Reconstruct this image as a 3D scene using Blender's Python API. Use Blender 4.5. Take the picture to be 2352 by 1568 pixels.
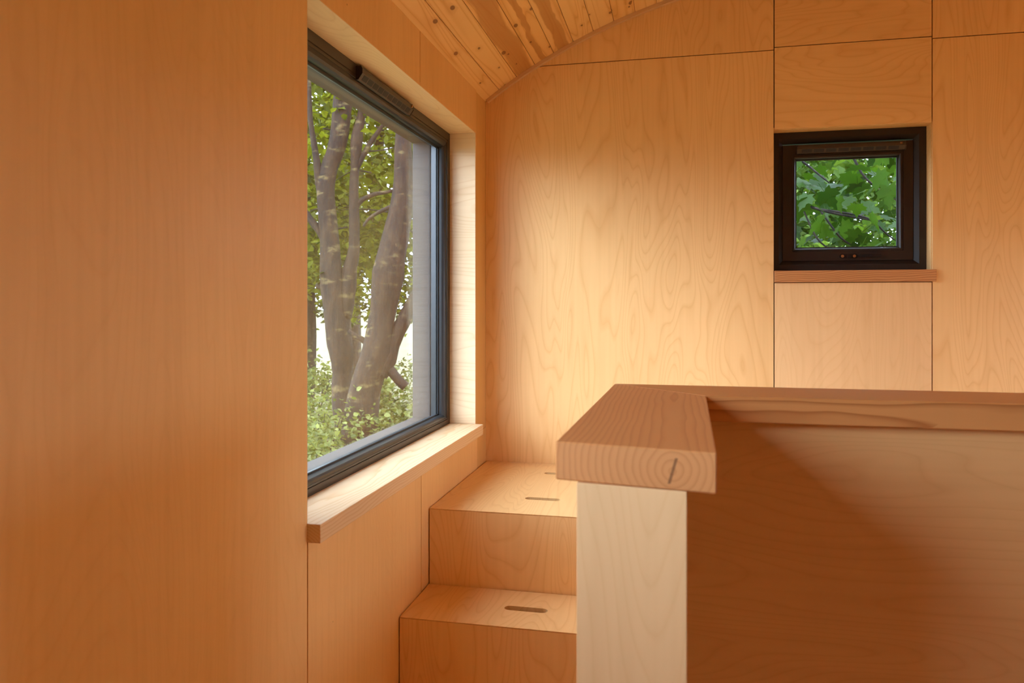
import bpy, bmesh, math, random
from mathutils import Vector, Matrix
for o in list(bpy.data.objects): bpy.data.objects.remove(o)
SC = bpy.context.scene
COL = SC.collection
R = math.radians
# ------------------------------------------------------------ camera, sky, sun, exposure
W = 0.80                    # camera to window wall
E = 1.412                   # eye height above the cabin floor
YAW = math.atan(379 / 1728)
cam_d = bpy.data.cameras.new('camera'); cam = bpy.data.objects.new('camera', cam_d); COL.objects.link(cam)
cam.location = (0, 0, E); cam.rotation_euler = (R(90), 0, YAW)
cam_d.sensor_width = 36.0; cam_d.lens = 1728 / 2352 * 36; cam_d.shift_y = -85 / 2352
cam_d.clip_start = 0.02; cam_d.clip_end = 500
cam_d.dof.use_dof = True; cam_d.dof.focus_distance = 2.7; cam_d.dof.aperture_fstop = 7.1
SC.camera = cam

world = bpy.data.worlds.new('sky'); SC.world = world; world.use_nodes = True
bg = world.node_tree.nodes['Background']; bg.inputs[0].default_value = (0.82, 0.98, 1.26, 1); bg.inputs[1].default_value = 5.0

sun_d = bpy.data.lights.new('sun', 'SUN'); sun = bpy.data.objects.new('sun', sun_d); COL.objects.link(sun)
sun_d.energy = 1.6; sun_d.angle = R(30); sun_d.color = (0.78, 0.98, 1.32)
SUN_AZ, SUN_EL = R(50), R(17)          # light travels towards +X +Y and down
sun.rotation_euler = Vector((math.sin(SUN_AZ) * math.cos(SUN_EL), math.cos(SUN_AZ) * math.cos(SUN_EL), -math.sin(SUN_EL))).to_track_quat('-Z', 'Y').to_euler()
sun.location = (-6, -6, 6)

SC.view_settings.view_transform = 'Standard'; SC.view_settings.look = 'None'
SC.view_settings.exposure = 0.46; SC.view_settings.gamma = 1.0; SC.view_settings.use_curve_mapping = False

SC.cycles.max_bounces = 7; SC.cycles.diffuse_bounces = 6; SC.cycles.glossy_bounces = 2; SC.cycles.transmission_bounces = 2
SC.cycles.adaptive_threshold = 0.08

# ------------------------------------------------------------ materials
def new_mat(name):
    m = bpy.data.materials.new(name); m.use_nodes = True
    nt = m.node_tree; b = nt.nodes['Principled BSDF']
    return m, nt, b
def N(nt, t, **kw):
    n = nt.nodes.new(t)
    for k, v in kw.items():
        if k.startswith('i_'):
            n.inputs[k[2:].replace('_', ' ')].default_value = v
        else: setattr(n, k, v)
    return n
def L(nt, a, b): nt.links.new(a, b)
def math_node(nt, op, a, b=None, c=None, clamp=False):
    n = nt.nodes.new('ShaderNodeMath'); n.operation = op; n.use_clamp = clamp
    for i, v in enumerate((a, b, c)):
        if v is None: continue
        if isinstance(v, (int, float)): n.inputs[i].default_value = v
        else: nt.links.new(v, n.inputs[i])
    return n.outputs[0]
def ramp(nt, fac, stops):
    n = nt.nodes.new('ShaderNodeValToRGB')
    els = n.color_ramp.elements
    while len(els) < len(stops): els.new(0.5)
    for e, (p, c) in zip(els, stops):
        e.position = p; e.color = (*c, 1) if len(c) == 3 else c
    nt.links.new(fac, n.inputs[0]); return n.outputs[0]
def mix(nt, mode, fac, a, b):
    n = nt.nodes.new('ShaderNodeMix'); n.data_type = 'RGBA'; n.blend_type = mode
    for s, v in ((n.inputs[0], fac), (n.inputs[6], a), (n.inputs[7], b)):
        if isinstance(v, (int, float)): s.default_value = v
        elif isinstance(v, tuple): s.default_value = (*v, 1)
        else: nt.links.new(v, s)
    return n.outputs[2]
def obj_coords(nt, rand=30.0):
    tc = N(nt, 'ShaderNodeTexCoord'); oi = N(nt, 'ShaderNodeObjectInfo')
    cmb = N(nt, 'ShaderNodeCombineXYZ')
    for i, k in enumerate((1.0, 1.7, 0.6)):
        L(nt, math_node(nt, 'MULTIPLY', oi.outputs['Random'], rand * k), cmb.inputs[i])
    add = N(nt, 'ShaderNodeVectorMath', operation='ADD')
    L(nt, tc.outputs['Object'], add.inputs[0]); L(nt, cmb.outputs[0], add.inputs[1])
    return add.outputs[0], tc.outputs['Object'], oi.outputs['Random']
def scaled(nt, vec, sc):
    n = N(nt, 'ShaderNodeVectorMath', operation='MULTIPLY'); L(nt, vec, n.inputs[0]); n.inputs[1].default_value = sc
    return n.outputs[0]
def noise(nt, vec, scale=1.0, detail=3.0, rough=0.5, dist=0.0):
    n = N(nt, 'ShaderNodeTexNoise'); n.inputs['Scale'].default_value = scale; n.inputs['Detail'].default_value = detail
    n.inputs['Roughness'].default_value = rough; n.inputs['Distortion'].default_value = dist; L(nt, vec, n.inputs['Vector'])
    return n.outputs['Fac']

def birch(name, axis=2, base=(0.91, 0.575, 0.245), contrast=1.0, rough=0.42):
    m, nt, b = new_mat(name)
    v, raw, rnd = obj_coords(nt)
    s1 = [4.6, 4.6, 4.6]; s1[axis] = 0.75
    s2 = [60, 60, 60]; s2[axis] = 1.8
    s3 = [2.2, 2.2, 2.2]; s3[axis] = 0.7
    n1 = noise(nt, scaled(nt, v, s1), 1.0, 1.6, 0.45, 0.4)
    w = math_node(nt, 'FRACT', math_node(nt, 'MULTIPLY', n1, 36.0))
    lines = ramp(nt, w, [(0.0, (0.90, 0.83, 0.74)), (0.10, (0.965, 0.94, 0.91)), (0.35, (1, 1, 1)), (0.85, (1, 1, 1)), (1.0, (0.93, 0.88, 0.82))])
    n2 = noise(nt, scaled(nt, v, s2), 1.0, 1.0, 0.6)
    streak = ramp(nt, n2, [(0.3, (0.975, 0.965, 0.95)), (0.6, (1.01, 1.01, 1.01))])
    n3 = noise(nt, scaled(nt, v, s3), 1.0, 1.0, 0.5)
    patch = ramp(nt, n3, [(0.3, (0.92, 0.88, 0.83)), (0.65, (1.03, 1.03, 1.03))])
    sp = N(nt, 'ShaderNodeTexVoronoi'); sp.inputs['Scale'].default_value = 7.0; L(nt, v, sp.inputs['Vector'])
    sel = math_node(nt, 'GREATER_THAN', N(nt, 'ShaderNodeSeparateXYZ').outputs[0], 0.83)
    sep = [n for n in nt.nodes if n.bl_idname == 'ShaderNodeSeparateXYZ'][-1]; L(nt, sp.outputs['Color'], sep.inputs[0])
    spot = math_node(nt, 'MULTIPLY', math_node(nt, 'LESS_THAN', sp.outputs['Distance'], 0.018), sel)
    c = mix(nt, 'MULTIPLY', 0.85 * contrast, base, lines)
    c = mix(nt, 'MULTIPLY', 1.0, c, streak)
    c = mix(nt, 'MULTIPLY', 1.0, c, patch)
    c = mix(nt, 'MIX', math_node(nt, 'MULTIPLY', spot, 0.6), c, (0.20, 0.10, 0.04))
    L(nt, c, b.inputs['Base Color']); b.inputs['Roughness'].default_value = rough
    b.inputs['Specular IOR Level'].default_value = 0.35
    return m

def fir(name, axis, pith, spacing, early, late, crack=False, warp=0.012, knots=True, amt=1.0):
    """rings around a pith that runs along local axis; pith = offset in the two other axes (object space)"""
    m, nt, b = new_mat(name)
    v, raw, rnd = obj_coords(nt, 9.0)
    sep = N(nt, 'ShaderNodeSeparateXYZ'); L(nt, raw, sep.inputs[0])
    oth = [i for i in range(3) if i != axis]
    s1 = [7.0] * 3; s1[axis] = 1.6
    s2 = [40.0] * 3; s2[axis] = 3.0
    wob = noise(nt, scaled(nt, v, s1), 1.0, 3.0, 0.5)
    wob = math_node(nt, 'MULTIPLY', math_node(nt, 'SUBTRACT', wob, 0.5), warp * 4)
    fine = noise(nt, scaled(nt, v, s2), 1.0, 3.0, 0.6)
    a = math_node(nt, 'SUBTRACT', sep.outputs[oth[0]], pith[0]); c_ = math_node(nt, 'SUBTRACT', sep.outputs[oth[1]], pith[1])
    r = math_node(nt, 'SQRT', math_node(nt, 'ADD', math_node(nt, 'MULTIPLY', a, a), math_node(nt, 'MULTIPLY', c_, c_)))
    r = math_node(nt, 'ADD', r, wob)
    w = math_node(nt, 'FRACT', math_node(nt, 'DIVIDE', r, spacing))
    w = math_node(nt, 'ADD', w, math_node(nt, 'MULTIPLY', math_node(nt, 'SUBTRACT', fine, 0.5), 0.35))
    mid = tuple(early[i] * (1 - 0.45 * amt) + late[i] * 0.45 * amt for i in range(3))
    lt = tuple(early[i] * (1 - amt) + late[i] * amt for i in range(3))
    col = ramp(nt, w, [(0.0, early), (0.45, early), (0.72, mid), (0.90, lt), (1.0, early)])
    tone = ramp(nt, noise(nt, scaled(nt, v, [3.0 if i != axis else 1.0 for i in range(3)]), 1.0, 2.0), [(0.3, (0.88, 0.86, 0.84)), (0.7, (1.06, 1.05, 1.04))])
    col = mix(nt, 'MULTIPLY', 1.0, col, tone)
    if crack:
        ca = math_node(nt, 'ABSOLUTE', math_node(nt, 'ADD', a, math_node(nt, 'MULTIPLY', c_, -0.28)))
        cm = math_node(nt, 'MULTIPLY', math_node(nt, 'LESS_THAN', ca, 0.0016), math_node(nt, 'LESS_THAN', math_node(nt, 'ABSOLUTE', math_node(nt, 'SUBTRACT', c_, 0.001)), 0.0145))
        pm = math_node(nt, 'LESS_THAN', r, 0.0034)
        cm = math_node(nt, 'MAXIMUM', cm, pm)
        col = mix(nt, 'MIX', math_node(nt, 'MULTIPLY', cm, 0.7), col, (0.12, 0.045, 0.015))
    L(nt, col, b.inputs['Base Color']); b.inputs['Roughness'].default_value = 0.5
    b.inputs['Specular IOR Level'].default_value = 0.3
    bp = N(nt, 'ShaderNodeBump'); bp.inputs['Strength'].default_value = 0.15; bp.inputs['Distance'].default_value = 0.002
    L(nt, fine, bp.inputs['Height']); L(nt, bp.outputs[0], b.inputs['Normal'])
    return m

def pine(name, heart=0.0):
    m, nt, b = new_mat(name)
    v, raw, rnd = obj_coords(nt, 40.0)
    n1 = noise(nt, scaled(nt, v, (8.0, 0.45, 8.0)), 1.0, 2.0, 0.4, 0.3)
    w = math_node(nt, 'FRACT', math_node(nt, 'MULTIPLY', n1, 17.0))
    lines = ramp(nt, w, [(0.0, (0.80, 0.66, 0.50)), (0.12, (0.94, 0.90, 0.84)), (0.4, (1, 1, 1)), (0.8, (1, 1, 1)), (1.0, (0.90, 0.82, 0.70))])
    # knots
    vo = N(nt, 'ShaderNodeTexVoronoi'); vo.voronoi_dimensions = '2D'; vo.inputs['Scale'].default_value = 1.0; L(nt, scaled(nt, v, (13.0, 7.0, 13.0)), vo.inputs['Vector'])
    sep = N(nt, 'ShaderNodeSeparateXYZ'); L(nt, vo.outputs['Color'], sep.inputs[0])
    sel = math_node(nt, 'GREATER_THAN', sep.outputs[0], 0.5)
    rad = math_node(nt, 'MULTIPLY_ADD', sep.outputs[1], 0.09, 0.04)
    d = math_node(nt, 'DIVIDE', vo.outputs['Distance'], rad)
    kn = ramp(nt, d, [(0.0, (0.9, 0.9, 0.9)), (0.7, (1, 1, 1)), (1.0, (0.55, 0.55, 0.55)), (1.25, (0.0, 0.0, 0.0))])
    halo = ramp(nt, math_node(nt, 'MULTIPLY', d, 0.25), [(0.0, (1, 1, 1)), (0.9, (0, 0, 0))])
    tone = ramp(nt, rnd, [(0.0, (0.92, 0.56, 0.21)), (0.35, (0.94, 0.63, 0.28)), (0.7, (0.90, 0.53, 0.19)), (1.0, (0.95, 0.66, 0.31))])
    c = mix(nt, 'MULTIPLY', 0.9, tone, lines)
    if heart:
        sx = N(nt, 'ShaderNodeSeparateXYZ'); L(nt, raw, sx.inputs[0])
        e = math_node(nt, 'ADD', sx.outputs[0], math_node(nt, 'MULTIPLY', math_node(nt, 'SUBTRACT', noise(nt, scaled(nt, v, (3, 3.5, 3)), 1, 3), 0.5), 0.07))
        hm = ramp(nt, math_node(nt, 'MULTIPLY', math_node(nt, 'ABSOLUTE', e), 1 / (0.046 * heart)), [(0.0, (1, 1, 1)), (0.75, (0.9, 0.9, 0.9)), (0.95, (0, 0, 0))])
        c = mix(nt, 'MIX', math_node(nt, 'MULTIPLY', hm, 0.75), c, (0.52, 0.22, 0.055))
    c = mix(nt, 'MIX', math_node(nt, 'MULTIPLY', math_node(nt, 'MULTIPLY', halo, sel), 0.35), c, (0.55, 0.24, 0.06))
    c = mix(nt, 'MIX', math_node(nt, 'MULTIPLY', math_node(nt, 'MULTIPLY', kn, sel), 0.85), c, (0.22, 0.075, 0.02))
    L(nt, c, b.inputs['Base Color']); b.inputs['Roughness'].default_value = 0.45
    b.inputs['Specular IOR Level'].default_value = 0.3
    return m

def plain(name, col, rough=0.5, metal=0.0, spec=0.5, var=0.06, scale=25.0, coat=0.0):
    m, nt, b = new_mat(name)
    v, raw, rnd = obj_coords(nt, 5.0)
    n = noise(nt, v, scale, 3.0)
    c = ramp(nt, n, [(0.3, tuple(x * (1 - var) for x in col)), (0.7, tuple(min(1, x * (1 + var)) for x in col))])
    L(nt, c, b.inputs['Base Color']); b.inputs['Roughness'].default_value = rough
    b.inputs['Metallic'].default_value = metal; b.inputs['Specular IOR Level'].default_value = spec
    return m

def glass_mat(name, strength=1.0, dust=0.0):
    m = bpy.data.materials.new(name); m.use_nodes = True; nt = m.node_tree; nt.nodes.clear()
    out = N(nt, 'ShaderNodeOutputMaterial'); tr = N(nt, 'ShaderNodeBsdfTransparent'); gl = N(nt, 'ShaderNodeBsdfGlossy')
    gl.inputs['Roughness'].default_value = 0.0; tr.inputs[0].default_value = (0.97, 0.985, 0.97, 1)
    lw = N(nt, 'ShaderNodeLayerWeight'); lw.inputs['Blend'].default_value = 0.5
    p = math_node(nt, 'POWER', lw.outputs['Facing'], 5.0)
    f = math_node(nt, 'MULTIPLY', math_node(nt, 'MULTIPLY_ADD', p, 0.96, 0.04), strength, clamp=True)
    ms = N(nt, 'ShaderNodeMixShader'); L(nt, f, ms.inputs[0]); L(nt, tr.outputs[0], ms.inputs[1]); L(nt, gl.outputs[0], ms.inputs[2])
    last = ms.outputs[0]
    if dust:
        df = N(nt, 'ShaderNodeBsdfDiffuse'); df.inputs[0].default_value = (0.8, 0.76, 0.68, 1)
        m2 = N(nt, 'ShaderNodeMixShader'); m2.inputs[0].default_value = dust; L(nt, last, m2.inputs[1]); L(nt, df.outputs[0], m2.inputs[2]); last = m2.outputs[0]
    L(nt, last, out.inputs[0]); return m

def leaf_mat(name, c0, c1, trans=0.45, rand='object'):
    m, nt, b = new_mat(name)
    out = [n for n in nt.nodes if n.type == 'OUTPUT_MATERIAL'][0]
    if rand == 'object':
        rv = N(nt, 'ShaderNodeObjectInfo').outputs['Random']
    else:
        rv = N(nt, 'ShaderNodeNewGeometry').outputs['Random Per Island']
    tc = N(nt, 'ShaderNodeTexCoord')
    c = ramp(nt, rv, [(0.0, c0), (0.55, tuple((a + b_) / 2 for a, b_ in zip(c0, c1))), (1.0, c1)])
    c = mix(nt, 'MULTIPLY', 1.0, c, ramp(nt, noise(nt, tc.outputs['Object'], 30.0, 2.0), [(0.3, (0.85, 0.87, 0.8)), (0.7, (1.08, 1.06, 1.0))]))
    L(nt, c, b.inputs['Base Color']); b.inputs['Roughness'].default_value = 0.45; b.inputs['Specular IOR Level'].default_value = 0.25
    t = N(nt, 'ShaderNodeBsdfTranslucent')
    L(nt, mix(nt, 'MULTIPLY', 1.0, c, (1.2, 1.25, 0.5)), t.inputs[0])
    ms = N(nt, 'ShaderNodeMixShader'); ms.inputs[0].default_value = trans
    L(nt, b.outputs[0], ms.inputs[1]); L(nt, t.outputs[0], ms.inputs[2]); L(nt, ms.outputs[0], out.inputs[0])
    return m

def bark_mat(name, c0, c1, lich):
    m, nt, b = new_mat(name)
    tc = N(nt, 'ShaderNodeTexCoord'); v = tc.outputs['Object']
    n1 = noise(nt, scaled(nt, v, (14, 14, 5)), 1.0, 5.0, 0.65)
    n2 = noise(nt, scaled(nt, v, (5, 5, 14)), 1.0, 4.0, 0.6)
    c = ramp(nt, n1, [(0.38, c0), (0.62, c1)])
    c = mix(nt, 'MIX', ramp(nt, n2, [(0.57, (0, 0, 0)), (0.66, (0.85, 0.85, 0.85))]), c, lich)
    L(nt, c, b.inputs['Base Color']); b.inputs['Roughness'].default_value = 0.85
    bp = N(nt, 'ShaderNodeBump'); bp.inputs['Strength'].default_value = 0.9; bp.inputs['Distance'].default_value = 0.03
    L(nt, n1, bp.inputs['Height']); L(nt, bp.outputs[0], b.inputs['Normal'])
    return m

M = {}
M['ply'] = birch('birch_ply_upright', 2)
M['ply_plain'] = birch('birch_ply_quiet', 2, contrast=0.30)
M['ply_x'] = birch('birch_ply_crosswise', 0)
M['ply_y'] = birch('birch_ply_lengthwise', 1)
M['ply_pale'] = birch('birch_ply_pale', 2, (0.88, 0.575, 0.275), 0.45)
M['ply_lining'] = birch('birch_ply_lining', 1, (0.87, 0.61, 0.34), 0.9)
M['ply_jamb'] = birch('birch_ply_jamb', 0, (0.88, 0.66, 0.41), 1.4)
M['ply_orange'] = birch('pine_corner_batten', 2, (0.80, 0.48, 0.17), 0.6)
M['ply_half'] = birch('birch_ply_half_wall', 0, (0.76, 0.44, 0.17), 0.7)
M['pine'] = pine('pine_board'); M['pine_heart'] = pine('pine_board_heartwood', 1.0); M['pine_half'] = pine('pine_board_streaked', 0.62); M['pine_streak'] = pine('pine_board_dark_streak', 0.30)
M['joint'] = plain('dark_joint', (0.055, 0.026, 0.012), 0.9, spec=0.1)
M['trim'] = birch('arch_trim_wood', 0, (0.80, 0.52, 0.28), 0.3)
M['floor'] = fir('floor_boards', 1, (0.3, -0.25), 0.012, (0.90, 0.55, 0.25), (0.76, 0.43, 0.19))
M['frame'] = plain('dark_brown_frame', (0.055, 0.036, 0.024), 0.34, var=0.1)
M['frame_grey'] = plain('grey_bead', (0.035, 0.036, 0.038), 0.28, var=0.1)
M['frame_black'] = plain('black_frame', (0.022, 0.014, 0.010), 0.35, var=0.1)
M['rubber'] = plain('black_rubber', (0.012, 0.012, 0.013), 0.55)
M['outer'] = plain('grey_outer_lining', (0.060, 0.052, 0.048), 0.6, var=0.08, scale=8)
M['glass'] = glass_mat('window_glass', 1.0, 0.010)
M['glass_clear'] = glass_mat('small_window_glass', 0.6, 0.0)
M['screw'] = plain('brass_screw', (0.55, 0.30, 0.14), 0.35, 0.9)
M['metal_black'] = plain('black_handle', (0.02, 0.018, 0.017), 0.25, 0.3)
M['cladding'] = plain('outside_cladding', (0.30, 0.26, 0.22), 0.8)
M['bark'] = bark_mat('bark_mossy', (0.008, 0.0042, 0.0013), (0.042, 0.021, 0.0065), (0.16, 0.11, 0.036))
M['twig'] = bark_mat('twig_bark', (0.010, 0.007, 0.005), (0.03, 0.022, 0.014), (0.05, 0.042, 0.026))
M['leaf'] = leaf_mat('tree_leaf', (0.030, 0.050, 0.004), (0.28, 0.30, 0.026), 0.45, 'island')
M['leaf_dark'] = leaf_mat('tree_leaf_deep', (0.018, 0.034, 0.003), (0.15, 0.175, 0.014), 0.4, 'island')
M['leaf_bush'] = leaf_mat('bush_leaf', (0.07, 0.10, 0.02), (0.36, 0.38, 0.13), 0.4, 'island')
M['maple'] = leaf_mat('maple_leaf', (0.012, 0.040, 0.0035), (0.05, 0.11, 0.010), 0.42)
M['fern'] = leaf_mat('light_undergrowth', (0.035, 0.085, 0.008), (0.16, 0.24, 0.045), 0.45, 'island')
M['petal'] = plain('mauve_petal', (0.62, 0.40, 0.62), 0.6)

# ------------------------------------------------------------ helpers
def tag(o, label=None, cat=None, group=None, kind=None):
    if label: o['label'] = label
    if cat: o['category'] = cat
    if group: o['group'] = group
    if kind: o['kind'] = kind
    return o
def world_loc(o):
    v = Vector(o.location); p = o.parent
    while p: v += Vector(p.location); p = p.parent
    return v
def obj(name, verts, faces, mat, parent=None, center=True, smooth=False, bevel=0.0, origin=None):
    """mesh from world-space verts; origin goes to the bounding-box centre (or `origin`)"""
    vs = [Vector(v) for v in verts]
    if origin is not None: c = Vector(origin)
    elif center:
        lo = Vector([min(v[i] for v in vs) for i in range(3)]); hi = Vector([max(v[i] for v in vs) for i in range(3)]); c = (lo + hi) / 2
    else: c = Vector((0, 0, 0))
    me = bpy.data.meshes.new(name)
    me.from_pydata([v - c for v in vs], [], faces)
    bm = bmesh.new(); bm.from_mesh(me)
    bmesh.ops.recalc_face_normals(bm, faces=bm.faces)
    if bevel: bmesh.ops.bevel(bm, geom=bm.edges[:], offset=bevel, segments=1, affect='EDGES', clamp_overlap=True)
    bm.to_mesh(me); bm.free()
    if smooth:
        for p in me.polygons: p.use_smooth = True
    me.materials.append(M[mat] if isinstance(mat, str) else mat)
    o = bpy.data.objects.new(name, me); COL.objects.link(o)
    if parent:
        o.parent = parent; o.location = c - world_loc(parent)
    else: o.location = c
    return o
BOXF = [(0, 1, 2, 3), (7, 6, 5, 4), (0, 4, 5, 1), (1, 5, 6, 2), (2, 6, 7, 3), (3, 7, 4, 0)]
def boxv(x0, x1, y0, y1, z0, z1):
    return [(x0, y0, z0), (x1, y0, z0), (x1, y1, z0), (x0, y1, z0), (x0, y0, z1), (x1, y0, z1), (x1, y1, z1), (x0, y1, z1)]
def box(name, x0, x1, y0, y1, z0, z1, mat, parent=None, bevel=0.0):
    return obj(name, boxv(x0, x1, y0, y1, z0, z1), BOXF, mat, parent, bevel=bevel)
def boxes(name, bl, mat, parent=None, origin=None):
    vs, fs = [], []
    for b in bl:
        k = len(vs); vs += boxv(*b); fs += [tuple(i + k for i in f) for f in BOXF]
    return obj(name, vs, fs, mat, parent, origin=origin)
def empty(name, loc):
    o = bpy.data.objects.new(name, None); COL.objects.link(o); o.location = loc; o.empty_display_size = 0.1; return o
def prism(name, pts, d0, d1, mapf, mat, parent=None, bevel=0.0):
    """outline pts (u,v) extruded from d0 to d1; mapf(u,v,d)->xyz"""
    n = len(pts)
    vs = [mapf(u, v, d0) for u, v in pts] + [mapf(u, v, d1) for u, v in pts]
    fs = [tuple(range(n)), tuple(range(2 * n - 1, n - 1, -1))] + [(i, (i + 1) % n, n + (i + 1) % n, n + i) for i in range(n)]
    return obj(name, vs, fs, mat, parent, bevel=bevel)
def loft_frame(name, rect, rings, mapf, mat, parent=None, k=(1, 1, 1, 1)):
    """mitred rectangular frame; rings = closed profile [(inset, depth)...]; k scales inset on left,right,bottom,top"""
    u0, u1, v0, v1 = rect; vs, fs = [], []
    for ins, d in rings:
        a, b, c, e = u0 + ins * k[0], u1 - ins * k[1], v0 + ins * k[2], v1 - ins * k[3]
        vs += [mapf(a, c, d), mapf(b, c, d), mapf(b, e, d), mapf(a, e, d)]
    n = len(rings)
    for i in range(n):
        j = (i + 1) % n
        for q in range(4):
            r = (q + 1) % 4
            fs.append((4 * i + q, 4 * i + r, 4 * j + r, 4 * j + q))
    return obj(name, vs, fs, mat, parent)

Ye = 3.915 * W                               # far wall
Zc, Xc, Rc = E - 1.0814, 0.602, 2.4045       # barrel vault of the ceiling
XR, YN = 2 * Xc + W, -2.3                    # right wall, near wall
def Z(k): return E + k * W
def arc_z(x): return Zc + math.sqrt(Rc * Rc - (x - Xc) ** 2)
mapL = lambda u, v, d: (-W - d, u, v)        # window wall: u = Y, v = Z, d = depth into the wall
mapF = lambda u, v, d: (u, Ye + d, v)        # far wall
XO = -1.293 * W                              # outer face of the window wall
G = 0.0019                                   # half joint width

# ------------------------------------------------------------ room shell
w1 = (1.532, 2.954, Z(-0.606) - 0.042, Z(0.872))       # big window opening
w3 = (-0.60, 0.64, Z(-0.12), Z(0.872))                  # its neighbour nearer the camera, out of frame
def wall_with_holes(u0, u1, v0, v1, holes):
    """rectangles covering u0..u1 x v0..v1 minus holes (sorted along u)"""
    out = []; u = u0
    for h in holes:
        out.append((u, h[0], v0, v1)); out.append((h[0], h[1], v0, h[2])); out.append((h[0], h[1], h[3], v1)); u = h[1]
    out.append((u, u1, v0, v1)); return out
T = 0.012
def grow(h): return (h[0] - 0.0118, h[1] + 0.0118, h[2] - 0.0118, h[3] + 0.0118)
floor = box('floor', XO, XR + 0.2, YN - 0.2, Ye + 0.25, -0.08, 0.0, 'floor'); tag(floor, 'timber floor of the cabin below the stair', 'floor', kind='structure')
wl = boxes('wall_left', [(XO, -W - T, a, b, c, d) for a, b, c, d in wall_with_holes(YN - 0.2, Ye + 0.25, 0, E + 1.05, [grow(w3), w1])], 'joint')
tag(wl, 'birch plywood wall holding the large window', 'wall', kind='structure')
w2 = (0.3755, 0.9465, Z(0.108), Z(0.865))
wf = boxes('wall_far', [(a, b, Ye + T, Ye + 0.2, c, d) for a, b, c, d in wall_with_holes(-W - T, XR + 0.2, 0, E + 1.55, [(w2[0] - 0.0105, w2[1] + 0.0105, w2[2] - 0.001, w2[3] + 0.0105)])], 'joint')
tag(wf, 'birch plywood end wall with the small square window', 'wall', kind='structure')
w4 = (1.55, 2.55, Z(-0.65), Z(0.42))
w5 = (0.95, 1.37, 0.30, Z(0.40))
wr = boxes('wall_right', [(XR, XR + 0.2, a, b, c, d) for a, b, c, d in wall_with_holes(YN - 0.2, Ye + T, 0, E + 1.05, [grow(w5), grow(w4)])], 'ply')
tag(wr, 'birch plywood wall on the right, outside the picture', 'wall', kind='structure')
wn = boxes('wall_near', [(a, b, YN - 0.2, YN, c, d) for a, b, c, d in wall_with_holes(-W - T, XR, 0, E + 1.55, [])], 'ply')
tag(wn, 'birch plywood wall behind the camera', 'wall', kind='structure')

# ceiling: shell + boards
vs, fs = [], []; n = 40
for i in range(n + 1):
    a = R(130.5 - 81 * i / n)
    for rr in (Rc + 0.017, Rc + 0.10):
        for y in (YN - 0.25, Ye + 0.28): vs.append((Xc + rr * math.cos(a), y, Zc + rr * math.sin(a)))
for i in range(n):
    b = 4 * i; q = 4 * (i + 1)
    fs += [(b, b + 1, q + 1, q), (b + 2, q + 2, q + 3, b + 3), (b, q, q + 2, b + 2), (b + 1, b + 3, q + 3, q + 1)]
fs += [(0, 2, 3, 1), (4 * n, 4 * n + 1, 4 * n + 3, 4 * n + 2)]
ceiling = obj('ceiling', vs, fs, 'joint'); tag(ceiling, 'curved ceiling lined with knotty pine boards', 'ceiling', kind='structure')
bw = 0.0915 / 2.404
a0 = R(123.93) + bw
for i in range(34):
    t0 = a0 - i * bw; t1 = t0 - bw
    if t1 < R(54): break
    pts = []
    g = 0.0006 / Rc; bv = 0.0022 / Rc
    for t, rr in ((t0 - g - bv, 0), (t1 + g + bv, 0), (t1 + g, 0.0022), (t1 + g, 0.0155), (t0 - g, 0.0155), (t0 - g, 0.0022)):
        pts.append((Xc + (Rc + rr) * math.cos(t), Zc + (Rc + rr) * math.sin(t)))
    ang = (t0 + t1) / 2
    c = Vector((Xc + Rc * math.cos(ang), 0, Zc + Rc * math.sin(ang)))
    # local frame: x across the board, y along, z outward
    ex = Vector((-math.sin(ang), 0, math.cos(ang))) * -1; ez = Vector((math.cos(ang), 0, math.sin(ang)))
    loc = []
    for y in (YN + 0.002, Ye - 0.002):
        for (px, pz) in pts:
            d = Vector((px, 0, pz)) - c; loc.append((d.dot(ex), y - (YN + Ye) / 2, d.dot(ez)))
    m = 6
    me = bpy.data.meshes.new('board')
    me.from_pydata(loc, [], [tuple(range(m)), tuple(range(2 * m - 1, m - 1, -1))] + [(k, (k + 1) % m, m + (k + 1) % m, m + k) for k in range(m)])
    bm = bmesh.new(); bm.from_mesh(me); bmesh.ops.recalc_face_normals(bm, faces=bm.faces); bm.to_mesh(me); bm.free()
    me.materials.append(M['pine_heart' if i in (2, 11) else 'pine_streak' if i in (3, 9, 19) else 'pine_half' if i in (4, 14, 25) else 'pine'])
    o = bpy.data.objects.new('board', me); COL.objects.link(o); o.parent = ceiling
    o.location = c + Vector((0, (YN + Ye) / 2, 0)) - Vector(ceiling.location)
    o.rotation_euler = Matrix((ex, Vector((0, 1, 0)), ez)).transposed().to_euler()

# arched trim under the boards on the far wall
vs, fs = [], []; n = 60
for i in range(n + 1):
    a = R(125.6 - 71.0 * i / n)
    for rr, y in ((Rc - 0.0005, Ye - 0.020), (Rc - 0.014, Ye - 0.020), (Rc - 0.014, Ye - 0.0005), (Rc - 0.0005, Ye - 0.0005)):
        vs.append((Xc + rr * math.cos(a), y, Zc + rr * math.sin(a)))
for i in range(n):
    for k in range(4): fs.append((4 * i + k, 4 * i + (k + 1) % 4, 4 * i + 4 + (k + 1) % 4, 4 * i + 4 + k))
fs += [(0, 1, 2, 3), (4 * n + 3, 4 * n + 2, 4 * n + 1, 4 * n)]
trim = obj('trim_1', vs, fs, 'trim'); tag(trim, 'thin pale wooden arch strip where ceiling meets the end wall', 'trim', kind='structure')

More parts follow.
